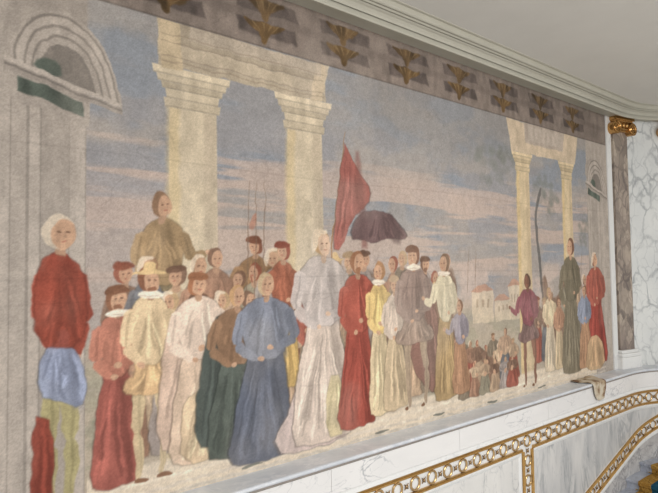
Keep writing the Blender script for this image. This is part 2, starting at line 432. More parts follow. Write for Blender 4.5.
# ------------------------------------------------------------------ pilasters with gilded scroll capitals
def pilaster(sc, label, capw=0.40):
    t = thing('pilaster', label, 'pilaster', pos(sc, 0, 0.0), 'marble pilasters on the rounded wall')
    m0 = local(sc, 0, 0)
    W = 0.142
    bm = bmesh.new(); lbox(bm, m0, -W, W, -0.03, 0.045, 0.235, 3.11); obj('shaft', bm, M['breccia'], t, bevel=0.003)
    bm = bmesh.new()
    for (a, y, z0, z1) in ((W + 0.055, 0.10, 0.0, 0.150), (W + 0.042, 0.088, 0.150, 0.168), (W + 0.050, 0.098, 0.168, 0.198), (W + 0.022, 0.074, 0.198, 0.216), (W + 0.028, 0.08, 0.216, 0.238)):
        lbox(bm, m0, -a, a, -0.06, y, z0, z1)
    obj('base', bm, M['white_marble'], t, bevel=0.006)
    # flanking marble strips
    cp = thing_part = None
    bm = bmesh.new()
    lbox(bm, m0, -W - 0.05, W + 0.05, -0.05, 0.13, 3.245, 3.292)
    lbox(bm, m0, -W - 0.03, W + 0.03, -0.05, 0.112, 3.228, 3.247)
    lbox(bm, m0, -W - 0.012, W + 0.012, -0.05, 0.090, 3.098, 3.23)
    cap = obj('capital', bm, M['gilt_capital'], t, bevel=0.004); cap['label'] = 'gilded scroll capital'
    for sg in (-1, 1):
        cx, cz, R = sg * (W + 0.022), 3.142, 0.085
        bm = bmesh.new()
        # drum behind the scroll
        n = 24
        f = [bm.verts.new(m0 @ Vector((cx + R * math.cos(6.28318 * i / n), 0.118, cz + R * math.sin(6.28318 * i / n)))) for i in range(n)]
        b = [bm.verts.new(m0 @ Vector((cx + R * 0.9 * math.cos(6.28318 * i / n), -0.05, cz + R * 0.9 * math.sin(6.28318 * i / n)))) for i in range(n)]
        for i in range(n): bm.faces.new((f[i], f[(i + 1) % n], b[(i + 1) % n], b[i]))
        bm.faces.new(f); bm.faces.new(b[::-1])
        pts, rr = [], []
        for i in range(50):
            q = i / 49; a = math.pi / 2 - sg * 2 * math.pi * 2.1 * q * -1; r = (R - 0.008) * (1 - 0.86 * q)
            pts.append(m0 @ Vector((cx + r * math.cos(a), 0.122, cz + r * math.sin(a)))); rr.append(0.0105 * (1 - 0.5 * q))
        tube(bm, pts, rr, 6)
        e = bmesh.ops.create_uvsphere(bm, u_segments=10, v_segments=6, radius=0.015)['verts']
        for v in e: v.co = m0 @ (Vector((v.co.x, v.co.y * .8, v.co.z)) + Vector((cx, 0.124, cz)))
        obj('volute', bm, M['gilt_capital'], cap, smooth=False)
    for k in range(3):
        bm = bmesh.new(); x = (k - 1) * 0.066
        e = bmesh.ops.create_uvsphere(bm, u_segments=12, v_segments=8, radius=0.027)['verts']
        for v in e: v.co = m0 @ (Vector((v.co.x, v.co.y * .9, v.co.z * 1.25)) + Vector((x, 0.096, 3.185)))
        obj('egg', bm, M['gilt_capital'], cap, smooth=True)
    bm = bmesh.new()
    tube(bm, [m0 @ Vector((x / 10 * (W + 0.0), 0.100, 3.142 - 0.012 * math.cos(x / 10 * 1.5))) for x in range(-10, 11)], 0.010, 6)
    obj('bead_moulding', bm, M['gilt_capital'], cap, smooth=True)
    return t
pilaster(7.440, 'breccia marble pilaster with gilded scroll capital beside the right end of the mural')
pilaster(8.330, 'second breccia pilaster, farther right beyond the white veined marble wall')

# white marble border strip between mural and pilaster
bm = bmesh.new(); sweep(bm, rect(0, 0.018, 0.0, 3.296), 7.158, 7.268)
tag(obj('trim_8', bm, M['white_marble']), 'narrow white marble strip between mural and pilaster', kind='structure')

# ------------------------------------------------------------------ staircase
st = thing('marble_staircase', 'blue grey marble stairs climbing beside the wall in the lower right corner', 'stairs', pos(5.2, 0.8, FLOOR))
RUN, RISE, NT = 0.405, 0.112, 11
PW = PL - 0.004
def nosing(k): return 7.325 + RUN * k          # k = 0 is the upper tread seen, negative goes down
def tz(k): return -1.143 + RISE * k
WID = 1.16
def stp(s, p): return pos(s, p, 0)
def stepslab(bm, s0, s1, p0, p1, z0, z1, n=3):
    rows = []
    for i in range(n + 1):
        s = s0 + (s1 - s0) * i / n
        rows.append([bm.verts.new(pos(s, p, z)) for p, z in ((p0, z0), (p1, z0), (p1, z1), (p0, z1))])
    for a, b in zip(rows, rows[1:]):
        for k in range(4): bm.faces.new((a[k], a[(k + 1) % 4], b[(k + 1) % 4], b[k]))
    bm.faces.new(rows[0]); bm.faces.new(rows[-1][::-1])
CA, CB = 0.350, 1.02
runner = thing('stair_carpet', 'teal stair carpet with patterned gold borders laid over the marble steps', 'carpet', pos(5.2, 0.8, FLOOR))
for k in range(-NT, 3):
    s0, s1 = nosing(k), nosing(k + 1)
    bm = bmesh.new()
    stepslab(bm, s0 + 0.025, s1 + 0.03, PW, WID, max(FLOOR + 0.002, tz(k) - 0.26), tz(k) - 0.032)
    stepslab(bm, s0, s1 + 0.026, PW, WID, tz(k) - 0.032, tz(k))
    obj('step', bm, M['step_marble'], st, bevel=0.006)
    # carpet laid over tread, nosing and riser
    T = 0.012
    for nm, a, b, mt in (('border', CA, CA + 0.14, M['carpet_gold']), ('field', CA + 0.14, CB - 0.14, M['carpet_teal']), ('border', CB - 0.14, CB, M['carpet_gold'])):
        bm = bmesh.new(); n = 4
        prof = [(s0 + (s1 + 0.012 - s0) * i / n, tz(k) + T) for i in range(n, 0, -1)]
        prof += [(s0 + 0.004, tz(k) + T), (s0 - T, tz(k) + 0.002), (s0 - T, tz(k) - 0.034), (s0 + 0.012, tz(k) - 0.046), (s0 + 0.012, tz(k - 1) + T)]
        top = []
        for i, (s_, z_) in enumerate(prof):
            row = [bm.verts.new(pos(s_, p, z_)) for p in (a, (a + b) / 2, b)]
            top.append(row)
        inner = [(s_ + (0.010 if i > n else 0), z_ - (0.010 if i <= n else 0)) for i, (s_, z_) in enumerate(prof)]
        bot = [[bm.verts.new(pos(s_, p, z_)) for p in (a, (a + b) / 2, b)] for s_, z_ in inner]
        for A, B, C_, D_ in zip(top, top[1:], bot, bot[1:]):
            for j in range(2):
                bm.faces.new((A[j], A[j + 1], B[j + 1], B[j])); bm.faces.new((C_[j], D_[j], D_[j + 1], C_[j + 1]))
            bm.faces.new((A[0], B[0], D_[0], C_[0])); bm.faces.new((A[2], C_[2], D_[2], B[2]))
        obj(nm, bm, mt, runner)
    if k in (-1, 0):
        bm = bmesh.new()
        tube(bm, [pos(s0 - 0.022, p, tz(k - 1) + 0.028) for p in (CA - 0.02, 0.6, 0.8, CB + 0.02)], 0.005, 8)
        for p in (CA - 0.02, CB + 0.02):
            e = bmesh.ops.create_uvsphere(bm, u_segments=8, v_segments=6, radius=0.008)['verts']
            q = pos(s0 - 0.022, p, tz(k - 1) + 0.028)
            for v in e: v.co = v.co + q
        o = obj('stair_rod', bm, M['brass'], None, smooth=True)
        where = {0: 'brass rod holding the carpet below the upper step in view', -1: 'brass rod holding the carpet below the second step in view',
                 }.get(k, 'brass rod holding the carpet on a step beyond the edge of view')
        tag(o, where, 'stair rod', 'brass rods on the stair carpet')

# ------------------------------------------------------------------ the mural: a generic painted scene, pigment laid on a fine grid
X0, X1 = -0.15, 7.15
NX, NZ = 1300, 580
xs = np.linspace(X0, X1, NX); zs = np.linspace(0, TOP, NZ)
GX, GZ = np.meshgrid(xs, zs)                        # [z, x]

def vnoise(cx, cz, seed, ox=GX, oz=GZ):
    r = np.random.default_rng(seed); g = r.random((256, 256))
    u = ox / cx + 37.3; v = oz / cz + 51.7
    iu = np.floor(u).astype(int); iv = np.floor(v).astype(int)
    fu = u - iu; fv = v - iv; fu = fu * fu * (3 - 2 * fu); fv = fv * fv * (3 - 2 * fv)
    a = g[iv % 256, iu % 256]; b = g[iv % 256, (iu + 1) % 256]; c = g[(iv + 1) % 256, iu % 256]; d = g[(iv + 1) % 256, (iu + 1) % 256]
    return (a * (1 - fu) + b * fu) * (1 - fv) + (c * (1 - fu) + d * fu) * fv
def fbm(cx, cz, seed, o=4):
    t = 0; w = 1; q = 0
    for k in range(o):
        t = t + w * vnoise(cx / 2 ** k, cz / 2 ** k, seed + 11 * k); q += w; w *= 0.55
    return t / q
WX = GX + (fbm(0.10, 0.10, 1, 3) - 0.5) * 0.035
WZ = GZ + (fbm(0.10, 0.10, 2, 3) - 0.5) * 0.035
IMG = np.zeros((NZ, NX, 3))

def sm(a, b, v):
    t = np.clip((v - a) / (b - a), 0, 1); return t * t * (3 - 2 * t)
def blend(mask, col, sl=None):
    col = np.asarray(col, float)
    if sl is None: IMG[:] = IMG * (1 - mask[..., None]) + col * mask[..., None]
    else: IMG[sl] = IMG[sl] * (1 - mask[..., None]) + col * mask[..., None]

def window(x0, x1, z0, z1, pad=0.06):
    i0 = max(0, int((x0 - pad - X0) / (X1 - X0) * (NX - 1))); i1 = min(NX, int((x1 + pad - X0) / (X1 - X0) * (NX - 1)) + 2)
    j0 = max(0, int((z0 - pad) / TOP * (NZ - 1))); j1 = min(NZ, int((z1 + pad) / TOP * (NZ - 1)) + 2)
    return (slice(j0, max(j1, j0 + 1)), slice(i0, max(i1, i0 + 1)))

def smooth_poly(pts, it=2):
    for _ in range(it):
        q = []
        for i in range(len(pts)):
            a = pts[i]; b = pts[(i + 1) % len(pts)]
            q.append((a[0] * .75 + b[0] * .25, a[1] * .75 + b[1] * .25)); q.append((a[0] * .25 + b[0] * .75, a[1] * .25 + b[1] * .75))
        pts = q
    return pts

def poly(pts, col, soft=0.008, alpha=0.95, rnd=2, fold=0.0, warp=True, seed=0, mottle=0.06):
    """brush a soft-edged patch; signed distance to the outline gives the edge"""
    if rnd: pts = smooth_poly(pts, rnd)
    P = np.array(pts); sl = window(P[:, 0].min(), P[:, 0].max(), P[:, 1].min(), P[:, 1].max())
    x = (WX if warp else GX)[sl]; z = (WZ if warp else GZ)[sl]
    inside = np.zeros(x.shape, bool); dist = np.full(x.shape, 9.0)
    for i in range(len(P)):
        (ax, az), (bx, bz) = P[i], P[(i + 1) % len(P)]
        c = ((az > z) != (bz > z)) & (x < (bx - ax) * (z - az) / (bz - az + 1e-12) + ax)
        inside ^= c
        dx, dz = bx - ax, bz - az
        t = np.clip(((x - ax) * dx + (z - az) * dz) / (dx * dx + dz * dz + 1e-12), 0, 1)
        dist = np.minimum(dist, (x - ax - t * dx) ** 2 + (z - az - t * dz) ** 2)
    sd = np.sqrt(dist) * np.where(inside, 1, -1)
    m = sm(-soft, soft, sd) * alpha
    col = np.asarray(col, float)
    v = 1 + (vnoise(0.05, 0.11, 200 + seed, x, z) - 0.5) * 2 * mottle
    if fold:
        ph = (x + 0.35 * (z - P[:, 1].min()) * (x - P[:, 0].mean()) ) / 0.055 + 3 * vnoise(0.15, 0.4, 300 + seed, x, z)
        v = v * (1 + fold * np.sin(ph * 2.2)) 
    blend(m, col * v[..., None], sl)

def ell(cx, cz, rx, rz, col, soft=0.006, alpha=0.95, seed=0):
    poly([(cx + rx * math.cos(a * math.pi / 6), cz + rz * math.sin(a * math.pi / 6)) for a in range(12)], col, soft, alpha, 1, seed=seed)

# sky: greyed blue with rosy streaks
t = (GZ / TOP)[..., None]
IMG[:] = np.array((158, 153, 152)) * (1 - sm(0.30, 0.60, t)) + np.array((143, 145, 152)) * sm(0.30, 0.60, t)
up = .6 * sm(2.0, 2.7, GZ + (fbm(.8, .4, 5) - .5) * .8)
blend(up, (135, 137, 141))
blend(sm(0.46, 0.60, fbm(.9, 0.28, 9, 5)) * 0.65, (132, 143, 158))
blend(sm(0.46, 0.62, fbm(.6, .35, 15, 5)) * 0.60, (158, 153, 149))
blend(sm(2.2, 2.6, GZ) * sm(2.6, 3.2, GX) * (1 - sm(4.8, 5.2, GX)) * .45, (126, 126, 128))
pink = sm(0.44, 0.56, fbm(1.2, 0.10, 21, 5)) * sm(1.1, 1.4, GZ) * (1 - sm(2.0, 2.35, GZ)) * 0.8
blend(pink, (182, 166, 158))
blend((GX < 1.3) * sm(1.0, 1.2, GZ) * (1 - sm(1.75, 2.0, GZ)) * .55, (172, 160, 156))
pink2 = sm(0.40, 0.52, fbm(0.5, 0.35, 33, 5)) * sm(.7, .95, GZ) * (1 - sm(1.25, 1.5, GZ)) * sm(3.2, 3.8, GX) * 0.8
blend(pink2, (186, 172, 166))
blend((1 - sm(0.7, 1.1, GZ + (fbm(.4, .1, 44) - .5) * .3)) * 0.7, (176, 165, 147))
blend(sm(0.5, .6, fbm(.3, .12, 45)) * (1 - sm(.75, 1.0, GZ)) * 0.5, (146, 146, 130))

# distant low buildings and greenery
for i, (x, w, h) in enumerate(((4.25, .34, .30), (4.62, .26, .20), (4.86, .22, .34), (3.85, .22, .22))):
    poly([(x, .80), (x + w, .80), (x + w, .80 + h), (x, .80 + h)], (200, 188, 168), .006, .75, 0, seed=i)
    for q in range(3):
        poly([(x + w * (.2 + .25 * q), .80 + h * .5), (x + w * (.3 + .25 * q), .80 + h * .5), (x + w * (.3 + .25 * q), .80 + h * .75), (x + w * (.2 + .25 * q), .80 + h * .75)], (150, 134, 118), .004, .6, 0)
    poly([(x - .02, .80 + h), (x + w + .02, .80 + h), (x + w * .6, .80 + h + .07), (x + w * .3, .80 + h + .07)], (180, 140, 120), .006, .75, 0, seed=i)
rt = random.Random(3)
for x, z, r in ((4.62, 2.38, .26), (4.88, 2.48, .16), (5.60, 2.18, .22), (5.76, 2.05, .16), (6.50, 1.85, .15), (6.46, 1.65, .10), (.93, .85, .10), (.88, .45, .10)):
    for _ in range(26):
        a = rt.uniform(0, 6.28); q = r * math.sqrt(rt.random())
        ell(x + q * math.cos(a), z + q * .8 * math.sin(a), r * .22, r * .18, (118, 123, 120) if z > 1 else (112, 122, 108), .02, .30, seed=rt.randint(0, 99))
poly([(5.50, .9), (5.54, .9), (5.47, 1.55), (5.42, 1.95), (5.56, 2.2), (5.52, 2.22), (5.38, 1.97), (5.42, 1.5)], (96, 96, 96), .006, .8)

# painted architecture: columns under a plain beam
STONE = (192, 182, 162)
def shade_col(x0, x1, z0, z1, c=STONE, H=.16):
    w = x1 - x0; c = np.array(c, float)
    poly([(x0, z0), (x1, z0), (x1 - .03 * w, z1), (x0 + .05 * w, z1)], c, .006, 1, 0, mottle=.06, warp=False, seed=int(x0 * 9))
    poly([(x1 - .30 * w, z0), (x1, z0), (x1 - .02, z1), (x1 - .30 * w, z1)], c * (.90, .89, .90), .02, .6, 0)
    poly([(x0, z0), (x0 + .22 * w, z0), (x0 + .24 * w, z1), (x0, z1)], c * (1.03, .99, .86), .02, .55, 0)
    for a, b, e, k in ((0, .22, .03, .95), (.22, .45, .0, 1.0), (.45, .62, .08, .90), (.62, .80, .16, .98), (.80, 1.0, .24, 1.05)):
        poly([(x0 - e * w, z1 + a * H), (x1 + e * w, z1 + a * H), (x1 + (e + .03) * w, z1 + b * H), (x0 - (e + .03) * w, z1 + b * H)], c * k, .005, 1, 0, warp=False)
        poly([(x0 - e * w, z1 + a * H), (x1 + e * w, z1 + a * H), (x1 + e * w, z1 + a * H + .008), (x0 - e * w, z1 + a * H + .008)], c * .76, .005, .6, 0, warp=False)
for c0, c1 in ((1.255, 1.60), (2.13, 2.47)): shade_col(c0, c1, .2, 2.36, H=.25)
for a, b, k in ((2.61, 2.67, .95), (2.67, 2.76, 1.0), (2.76, 2.90, .90)):
    poly([(1.20, a), (2.50, a), (2.50, b), (1.20, b)], np.array((178, 168, 151)) * k, .005, 1, 0)
poly([(2.36, 2.61), (2.46, 2.61), (2.54, 2.9), (2.42, 2.9)], (196, 182, 158), .006, .8, 0)
poly([(1.22, 2.60), (1.36, 2.60), (1.34, 2.9), (1.19, 2.9)], (190, 175, 148), .006, .8, 0)
poly([(1.40, 2.80), (2.46, 2.80), (2.46, 2.90), (1.42, 2.90)], (172, 163, 152), .008, .7, 0)
for z in (2.64, 2.67, 2.76, 2.81):
    poly([(1.22, z), (2.48, z), (2.48, z + .008), (1.22, z + .008)], (136, 124, 110), .004, .5, 0)
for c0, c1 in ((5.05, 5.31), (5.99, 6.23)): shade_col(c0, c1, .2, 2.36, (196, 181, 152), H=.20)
poly([(4.98, 2.56), (6.32, 2.56), (6.40, 2.9), (4.90, 2.9)], (190, 176, 156), .006, 1, 0)
poly([(5.26, 2.68), (6.04, 2.68), (6.08, 2.90), (5.22, 2.90)], (164, 155, 148), .01, .9, 0)
poly([(5.32, 2.72), (5.98, 2.72), (6.0, 2.88), (5.30, 2.88)], (174, 166, 158), .006, .8, 0)

# taupe painted beam with ochre brackets
TA = np.array((126, 117, 112))
poly([(X0 - .1, 2.905), (X1 + .1, 2.905), (X1 + .1, 3.4), (X0 - .1, 3.4)], TA, .004, 1, 0, mottle=.09, warp=False)
poly([(X0 - .1, 2.90), (X1 + .1, 2.90), (X1 + .1, 2.912), (X0 - .1, 2.912)], (94, 87, 84), .004, .7, 0, warp=False)
poly([(X0 - .1, 3.08), (X1 + .1, 3.08), (X1 + .1, 3.14), (X0 - .1, 3.14)], (112, 103, 99), .02, .7, 0)
x = 0.52
while x < 6.9:
    for zc_, w, al in ((3.195, .195, .85), (3.035, .19, 1.0)):
        poly([(x - w * 1.1, zc_ - .05), (x + w * 1.5, zc_ - .05), (x + w * 1.35, zc_ + .045), (x - w * 1.2, zc_ + .045)], (78, 71, 70), .012, .7 * al, 0, mottle=.2)
        poly([(x - w, zc_ + .055), (x - w * .4, zc_ + .04), (x, zc_ + .06), (x + w * .4, zc_ + .04), (x + w, zc_ + .05), (x + w * .55, zc_ - .01), (x + w * .2, zc_ - .035), (x + .02, zc_ - .10), (x - .02, zc_ - .10), (x - w * .2, zc_ - .035), (x - w * .55, zc_ - .01)], (94, 76, 52), .008, al, 1, mottle=.3, seed=int(x * 7))
        for q in (-.5, -.15, .2, .55):
            poly([(x + q * w, zc_ + .045), (x + (q + .12) * w, zc_ + .045), (x + q * w * .5 + .005, zc_ - .02)], (142, 122, 90), .006, .55 * al, 0)
    x += 0.722

# grey painted door surrounds at both ends, each with a curved hood
GR = np.array((166, 160, 155))
def surround(x0, x1, cuts, ztop=2.3):
    poly([(x0, -.1), (x1, -.1), (x1, 2.9), (x0, 2.9)], GR, .004, 1, 0, mottle=.05, warp=False)
    for a, b, k in cuts:
        poly([(a, -.1), (b, -.1), (b, ztop), (a, ztop)], GR * k, .005, .75, 0, warp=False, mottle=.04)
surround(X0 - .05, .79, ((.36, .42, 1.05), (.42, .425, .8), (.495, .51, .82), (.51, .56, 1.06), (.56, .70, .93), (.56, .566, .8), (.70, .706, .85), (.74, .79, 1.05), (.785, .79, .8)))
poly([(.40, 2.50), (.80, 2.50), (.80, 2.9), (.40, 2.9)], GR * .92, .01, .7, 0)
surround(6.60, X1 + .05, ((6.60, 6.605, .8), (6.66, 6.67, .84), (6.70, 6.86, .93), (6.92, 6.93, .8), (6.98, 7.02, 1.05)), 2.2)
def hood(px, pz, sx, sz):
    """curved stone hood, seen a little from below: drawn leaning"""
    def T(u, v): return (px + sx * u, pz + sz * (v - .28 * u))
    poly([T(0, -.42), T(.80, -.42), T(.80, 0), T(0, 0)], GR * .98, .005, 1, 0)
    poly([T(.06, -.30), T(.72, -.30), T(.72, -.12), T(.06, -.12)], (84, 96, 90), .006, .95, 0, mottle=.22)
    poly([T(-.10, .12), T(-.02, .62), T(.20, .82), T(.5, .86), T(.5, .1)], GR * .96, .008, 1, 1)
    for q, k in ((1.0, 1.0), (.95, .80), (.91, 1.05), (.80, .82), (.76, 1.02), (.66, .80), (.62, .98), (.52, .76)):
        poly([T(.58 + .58 * q * math.cos(a * math.pi / 16) , .02 + .92 * q * math.sin(a * math.pi / 16)) for a in range(17)], GR * k, .005, 1, 0)
    poly([T(.20, .05), T(.52, .05), T(.50, .26), T(.30, .24)], (84, 96, 90), .01, .9, 1)
    for a, b, k in ((-.10, .0, .92), (.0, .06, 1.07), (-.05, -.02, .74)):
        poly([T(-.05, a), T(1.16, a), T(1.16, b), T(-.05, b)], GR * k, .004, .95, 0)
hood(.42, 2.44, .48, .44)
hood(6.60, 2.36, .46, .42)

# the pavement the crowd stands on
gm = 1 - sm(.20, .24, GZ + (fbm(.5, .1, 61) - .5) * .05)
blend(gm * ((GX > .80) & (GX < 6.70)), (206, 197, 182))
for z, c in ((.0, (186, 184, 180)), (.05, (200, 194, 186)), (.11, (218, 211, 199)), (.16, (192, 183, 170))):
    poly([(.80, z), (6.95, z), (6.95, z + .022), (.80, z + .022)], c, .010, .7, 0, mottle=.12)
for x, z in ((1.75, .03), (2.0, .085), (2.95, .02), (3.65, .03), (4.45, .02), (5.35, .025)):
    poly([(x, z), (x + .16, z + .002), (x + .17, z + .018), (x + .01, z + .02)], (104, 110, 106), .004, .85, 1)

SKIN = (190, 156, 132)
frr = random.Random(77)
def stroke(pts, w0, w1, col, soft=.005, alpha=.7, seed=0):
    L_, R_ = [], []
    for i, (x, z) in enumerate(pts):
        a = pts[max(i - 1, 0)]; b = pts[min(i + 1, len(pts) - 1)]
        dx, dz = b[0] - a[0], b[1] - a[1]; q = math.hypot(dx, dz) + 1e-9
        w = (w0 + (w1 - w0) * i / (len(pts) - 1)) / 2
        L_.append((x - dz / q * w, z + dx / q * w)); R_.append((x + dz / q * w, z - dx / q * w))
    poly(L_ + R_[::-1], col, soft, alpha, 1, seed=seed)

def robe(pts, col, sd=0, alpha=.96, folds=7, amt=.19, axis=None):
    """a patch of cloth with brushed folds running from top to hem"""
    col = np.array(col, float)
    mx = sum(p[0] for p in pts) / len(pts); mz = sum(p[1] for p in pts) / len(pts)
    poly([(mx + (p[0] - mx) * 1.05, mz + (p[1] - mz) * 1.012) for p in pts], col * .55, .008, .6 * alpha, 1, seed=sd)
    poly(pts, col, .007, alpha, 1, seed=sd, mottle=.09)
    x0 = min(p[0] for p in pts); x1 = max(p[0] for p in pts); z0 = min(p[1] for p in pts); z1 = max(p[1] for p in pts)
    cx = axis if axis is not None else (x0 + x1) / 2
    H = z1 - z0
    # shaded side away from the painted daylight
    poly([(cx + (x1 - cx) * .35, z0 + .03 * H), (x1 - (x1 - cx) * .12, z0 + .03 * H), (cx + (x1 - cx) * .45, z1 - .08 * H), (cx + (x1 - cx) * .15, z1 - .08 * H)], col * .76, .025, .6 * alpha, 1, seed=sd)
    def inside(x, z):
        c = False
        for i in range(len(pts)):
            (ax, az), (bx, bz) = pts[i], pts[(i + 1) % len(pts)]
            if (az > z) != (bz > z) and x < (bx - ax) * (z - az) / (bz - az + 1e-12) + ax: c = not c
        return c
    for i in range(int(folds * 1.6)):
        q = frr.uniform(-.86, .86)
        xb = cx + (x1 - cx) * q if q > 0 else cx + (cx - x0) * q
        xt = cx + (xb - cx) * frr.uniform(.25, .5)
        zt = z0 + H * frr.uniform(.55, .92); zb = z0 + H * frr.uniform(.03, .25)
        bend = frr.uniform(-.02, .02)
        line = [(xt, zt), ((xt + xb) / 2 + bend, (zt + zb) / 2), (xb, zb)]
        line = [p for p in line if inside(*p)]
        if len(line) < 2: continue
        k = 1 + amt if frr.random() < .45 else 1 - amt * 1.2
        stroke(line, .010, frr.uniform(.016, .034), np.clip(col * k, 0, 235), .008, .6 * alpha, i)

def head(x, z, r, hair, skin=SKIN, hat=None, ruff=False, turn=1, alpha=.96, beard=False):
    skin = np.array(skin, float); hair = np.array(hair, float)
    ell(x - .15 * r * turn, z + .10 * r, r * .80, r * .98, hair, .006, alpha)
    ell(x + .12 * r * turn, z - .05 * r, r * .60, r * .84, skin, .006, alpha)
    poly([(x - .25 * r * turn, z - .6 * r), (x + .0 * r, z - .6 * r), (x - .02 * r, z + .5 * r), (x - .28 * r * turn, z + .5 * r)], skin * .86, .010, .6 * alpha, 1)
    if r > .045:
        for q in (-.10, .34):
            stroke([(x + (q - .1) * r * turn, z + .06 * r), (x + (q + .12) * r * turn, z + .05 * r)], .010, .008, (104, 78, 66), .003, .75 * alpha)
        stroke([(x + .22 * r * turn, z + .02 * r), (x + .28 * r * turn, z - .24 * r)], .006, .012, skin * .85, .004, .7 * alpha)
        stroke([(x + .05 * r * turn, z - .42 * r), (x + .32 * r * turn, z - .41 * r)], .009, .007, (156, 92, 80), .003, .7 * alpha)
    if beard: poly([(x - .3 * r, z - .4 * r), (x + .5 * r * turn, z - .36 * r), (x + .25 * r * turn, z - 1.1 * r), (x - .1 * r, z - .9 * r)], hair * .95, .006, .85 * alpha, 1)
    if ruff:
        ell(x + .02 * r, z - 1.0 * r, r * 1.0, r * .30, (222, 214, 202), .006, alpha)
        stroke([(x - .9 * r, z - 1.08 * r), (x + .9 * r, z - 1.12 * r)], .006, .006, (168, 158, 148), .004, .6)
    if hat == 'cap':
        poly([(x - .95 * r, z + .35 * r), (x + .8 * r, z + .40 * r), (x + .95 * r, z + .75 * r), (x + .3 * r, z + 1.15 * r), (x - .6 * r, z + 1.1 * r), (x - 1.05 * r, z + .7 * r)], hair * .9, .006, alpha, 1)
    elif hat == 'brim':
        poly([(x - 1.3 * r, z + .35 * r), (x + 1.3 * r, z + .5 * r), (x + 1.2 * r, z + .68 * r), (x + .5 * r, z + .7 * r), (x + .4 * r, z + 1.35 * r), (x - .4 * r, z + 1.35 * r), (x - .5 * r, z + .65 * r), (x - 1.3 * r, z + .55 * r)], (206, 182, 138), .005, alpha, 1)
    elif hat == 'veil':
        poly([(x - .9 * r, z - 1.0 * r), (x - .5 * r, z - .2 * r), (x - .3 * r, z + .7 * r), (x + .5 * r, z + .8 * r), (x + .2 * r, z + 1.1 * r), (x - .7 * r, z + 1.0 * r), (x - 1.1 * r, z)], (216, 206, 190), .006, .85 * alpha, 1)

def figure(x, z0, h, w, up_, low, hair=(118, 92, 74), mid=None, sd=0, alpha=.96, legs=None, skin=SKIN, hat=None, ruff=False, beard=False, cloak=None, turn=None, arm=None, train=0, folds=7):
    """a plain standing person in a robe, no likeness"""
    up_, low = np.array(up_, float), np.array(low, float)
    turn = turn or frr.choice((-1, 1)); ln = frr.uniform(-.05, .05) * w; tilt = frr.uniform(-.03, .03)
    def P(u, v): return (x + u * w + ln * v, z0 + v * h)
    r = .066 * h
    if cloak is not None:
        s = -turn
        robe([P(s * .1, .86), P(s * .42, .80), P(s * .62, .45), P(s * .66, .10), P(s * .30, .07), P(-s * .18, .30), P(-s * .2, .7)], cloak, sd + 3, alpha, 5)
    if legs is not None:
        lg = np.array(legs, float)
        for q, d in ((-.17, -.05), (.15, .10)):
            a, b = P(q, .50), P(q + d, .22); c = P(q + d * .6, .01)
            stroke([a, ((a[0] + b[0]) / 2, (a[1] + b[1]) / 2), b], .085 * h / 1.2, .055 * h / 1.2, lg, .006, alpha, sd)
            stroke([b, ((b[0] + c[0]) / 2 + .008, (b[1] + c[1]) / 2), c], .062 * h / 1.2, .032 * h / 1.2, lg * .97, .006, alpha, sd)
            stroke([(b[0] + .012, a[1]), (c[0] + .012, c[1] + .05)], .02, .01, lg * .80, .006, .6 * alpha)
            stroke([(c[0] - .02, c[1]), (c[0] + .06 * turn, c[1] - .008)], .035, .02, (124, 92, 72), .005, alpha)
    zb = .40 if legs is not None else 0.0
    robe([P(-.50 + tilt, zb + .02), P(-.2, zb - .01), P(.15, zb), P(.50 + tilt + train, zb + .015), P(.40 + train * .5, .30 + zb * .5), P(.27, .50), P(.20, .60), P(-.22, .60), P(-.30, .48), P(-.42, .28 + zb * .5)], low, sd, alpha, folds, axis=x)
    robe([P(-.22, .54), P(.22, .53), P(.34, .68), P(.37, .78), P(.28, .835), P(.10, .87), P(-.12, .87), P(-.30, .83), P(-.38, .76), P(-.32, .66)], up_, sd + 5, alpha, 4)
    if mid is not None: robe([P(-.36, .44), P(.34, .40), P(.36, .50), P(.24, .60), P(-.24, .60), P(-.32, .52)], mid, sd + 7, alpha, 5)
    arm = arm if arm is not None else frr.choice((0, 0, 1, 2))
    for s in (-1, 1):
        sh = P(s * .31, .80)
        if arm == 1 and s == turn: el, ha = P(s * .50, .66), P(s * .78, .70)
        elif arm == 2 and s == turn: el, ha = P(s * .52, .62), P(s * .30, .50)
        else: el, ha = P(s * .42, .63), P(s * .10, .56 + .03 * s)
        stroke([sh, ((sh[0] + el[0]) / 2 + .01 * s, (sh[1] + el[1]) / 2), el], .085 * h / 1.2, .075 * h / 1.2, up_ * (.90 if s > 0 else 1.06), .007, alpha, sd)
        stroke([el, ((ha[0] + el[0]) / 2, (ha[1] + el[1]) / 2 - .006), ha], .078 * h / 1.2, .045 * h / 1.2, up_ * (.93 if s > 0 else 1.03), .007, alpha, sd + 1)
        stroke([(sh[0] + .02 * s, sh[1] - .02), el], .012, .02, up_ * .74, .007, .5 * alpha)
        ell(ha[0] + .018 * s * (1 if arm else -1), ha[1] + .006, .022, .018, skin, .005, alpha)
    stroke([P(0, .84), P(.01, .90)], .05, .045, np.array(skin) * .9, .005, alpha)
    head(P(0, .935)[0], P(0, .935)[1], r, hair, skin, hat, ruff, turn, alpha, beard)

rr = random.Random(12)
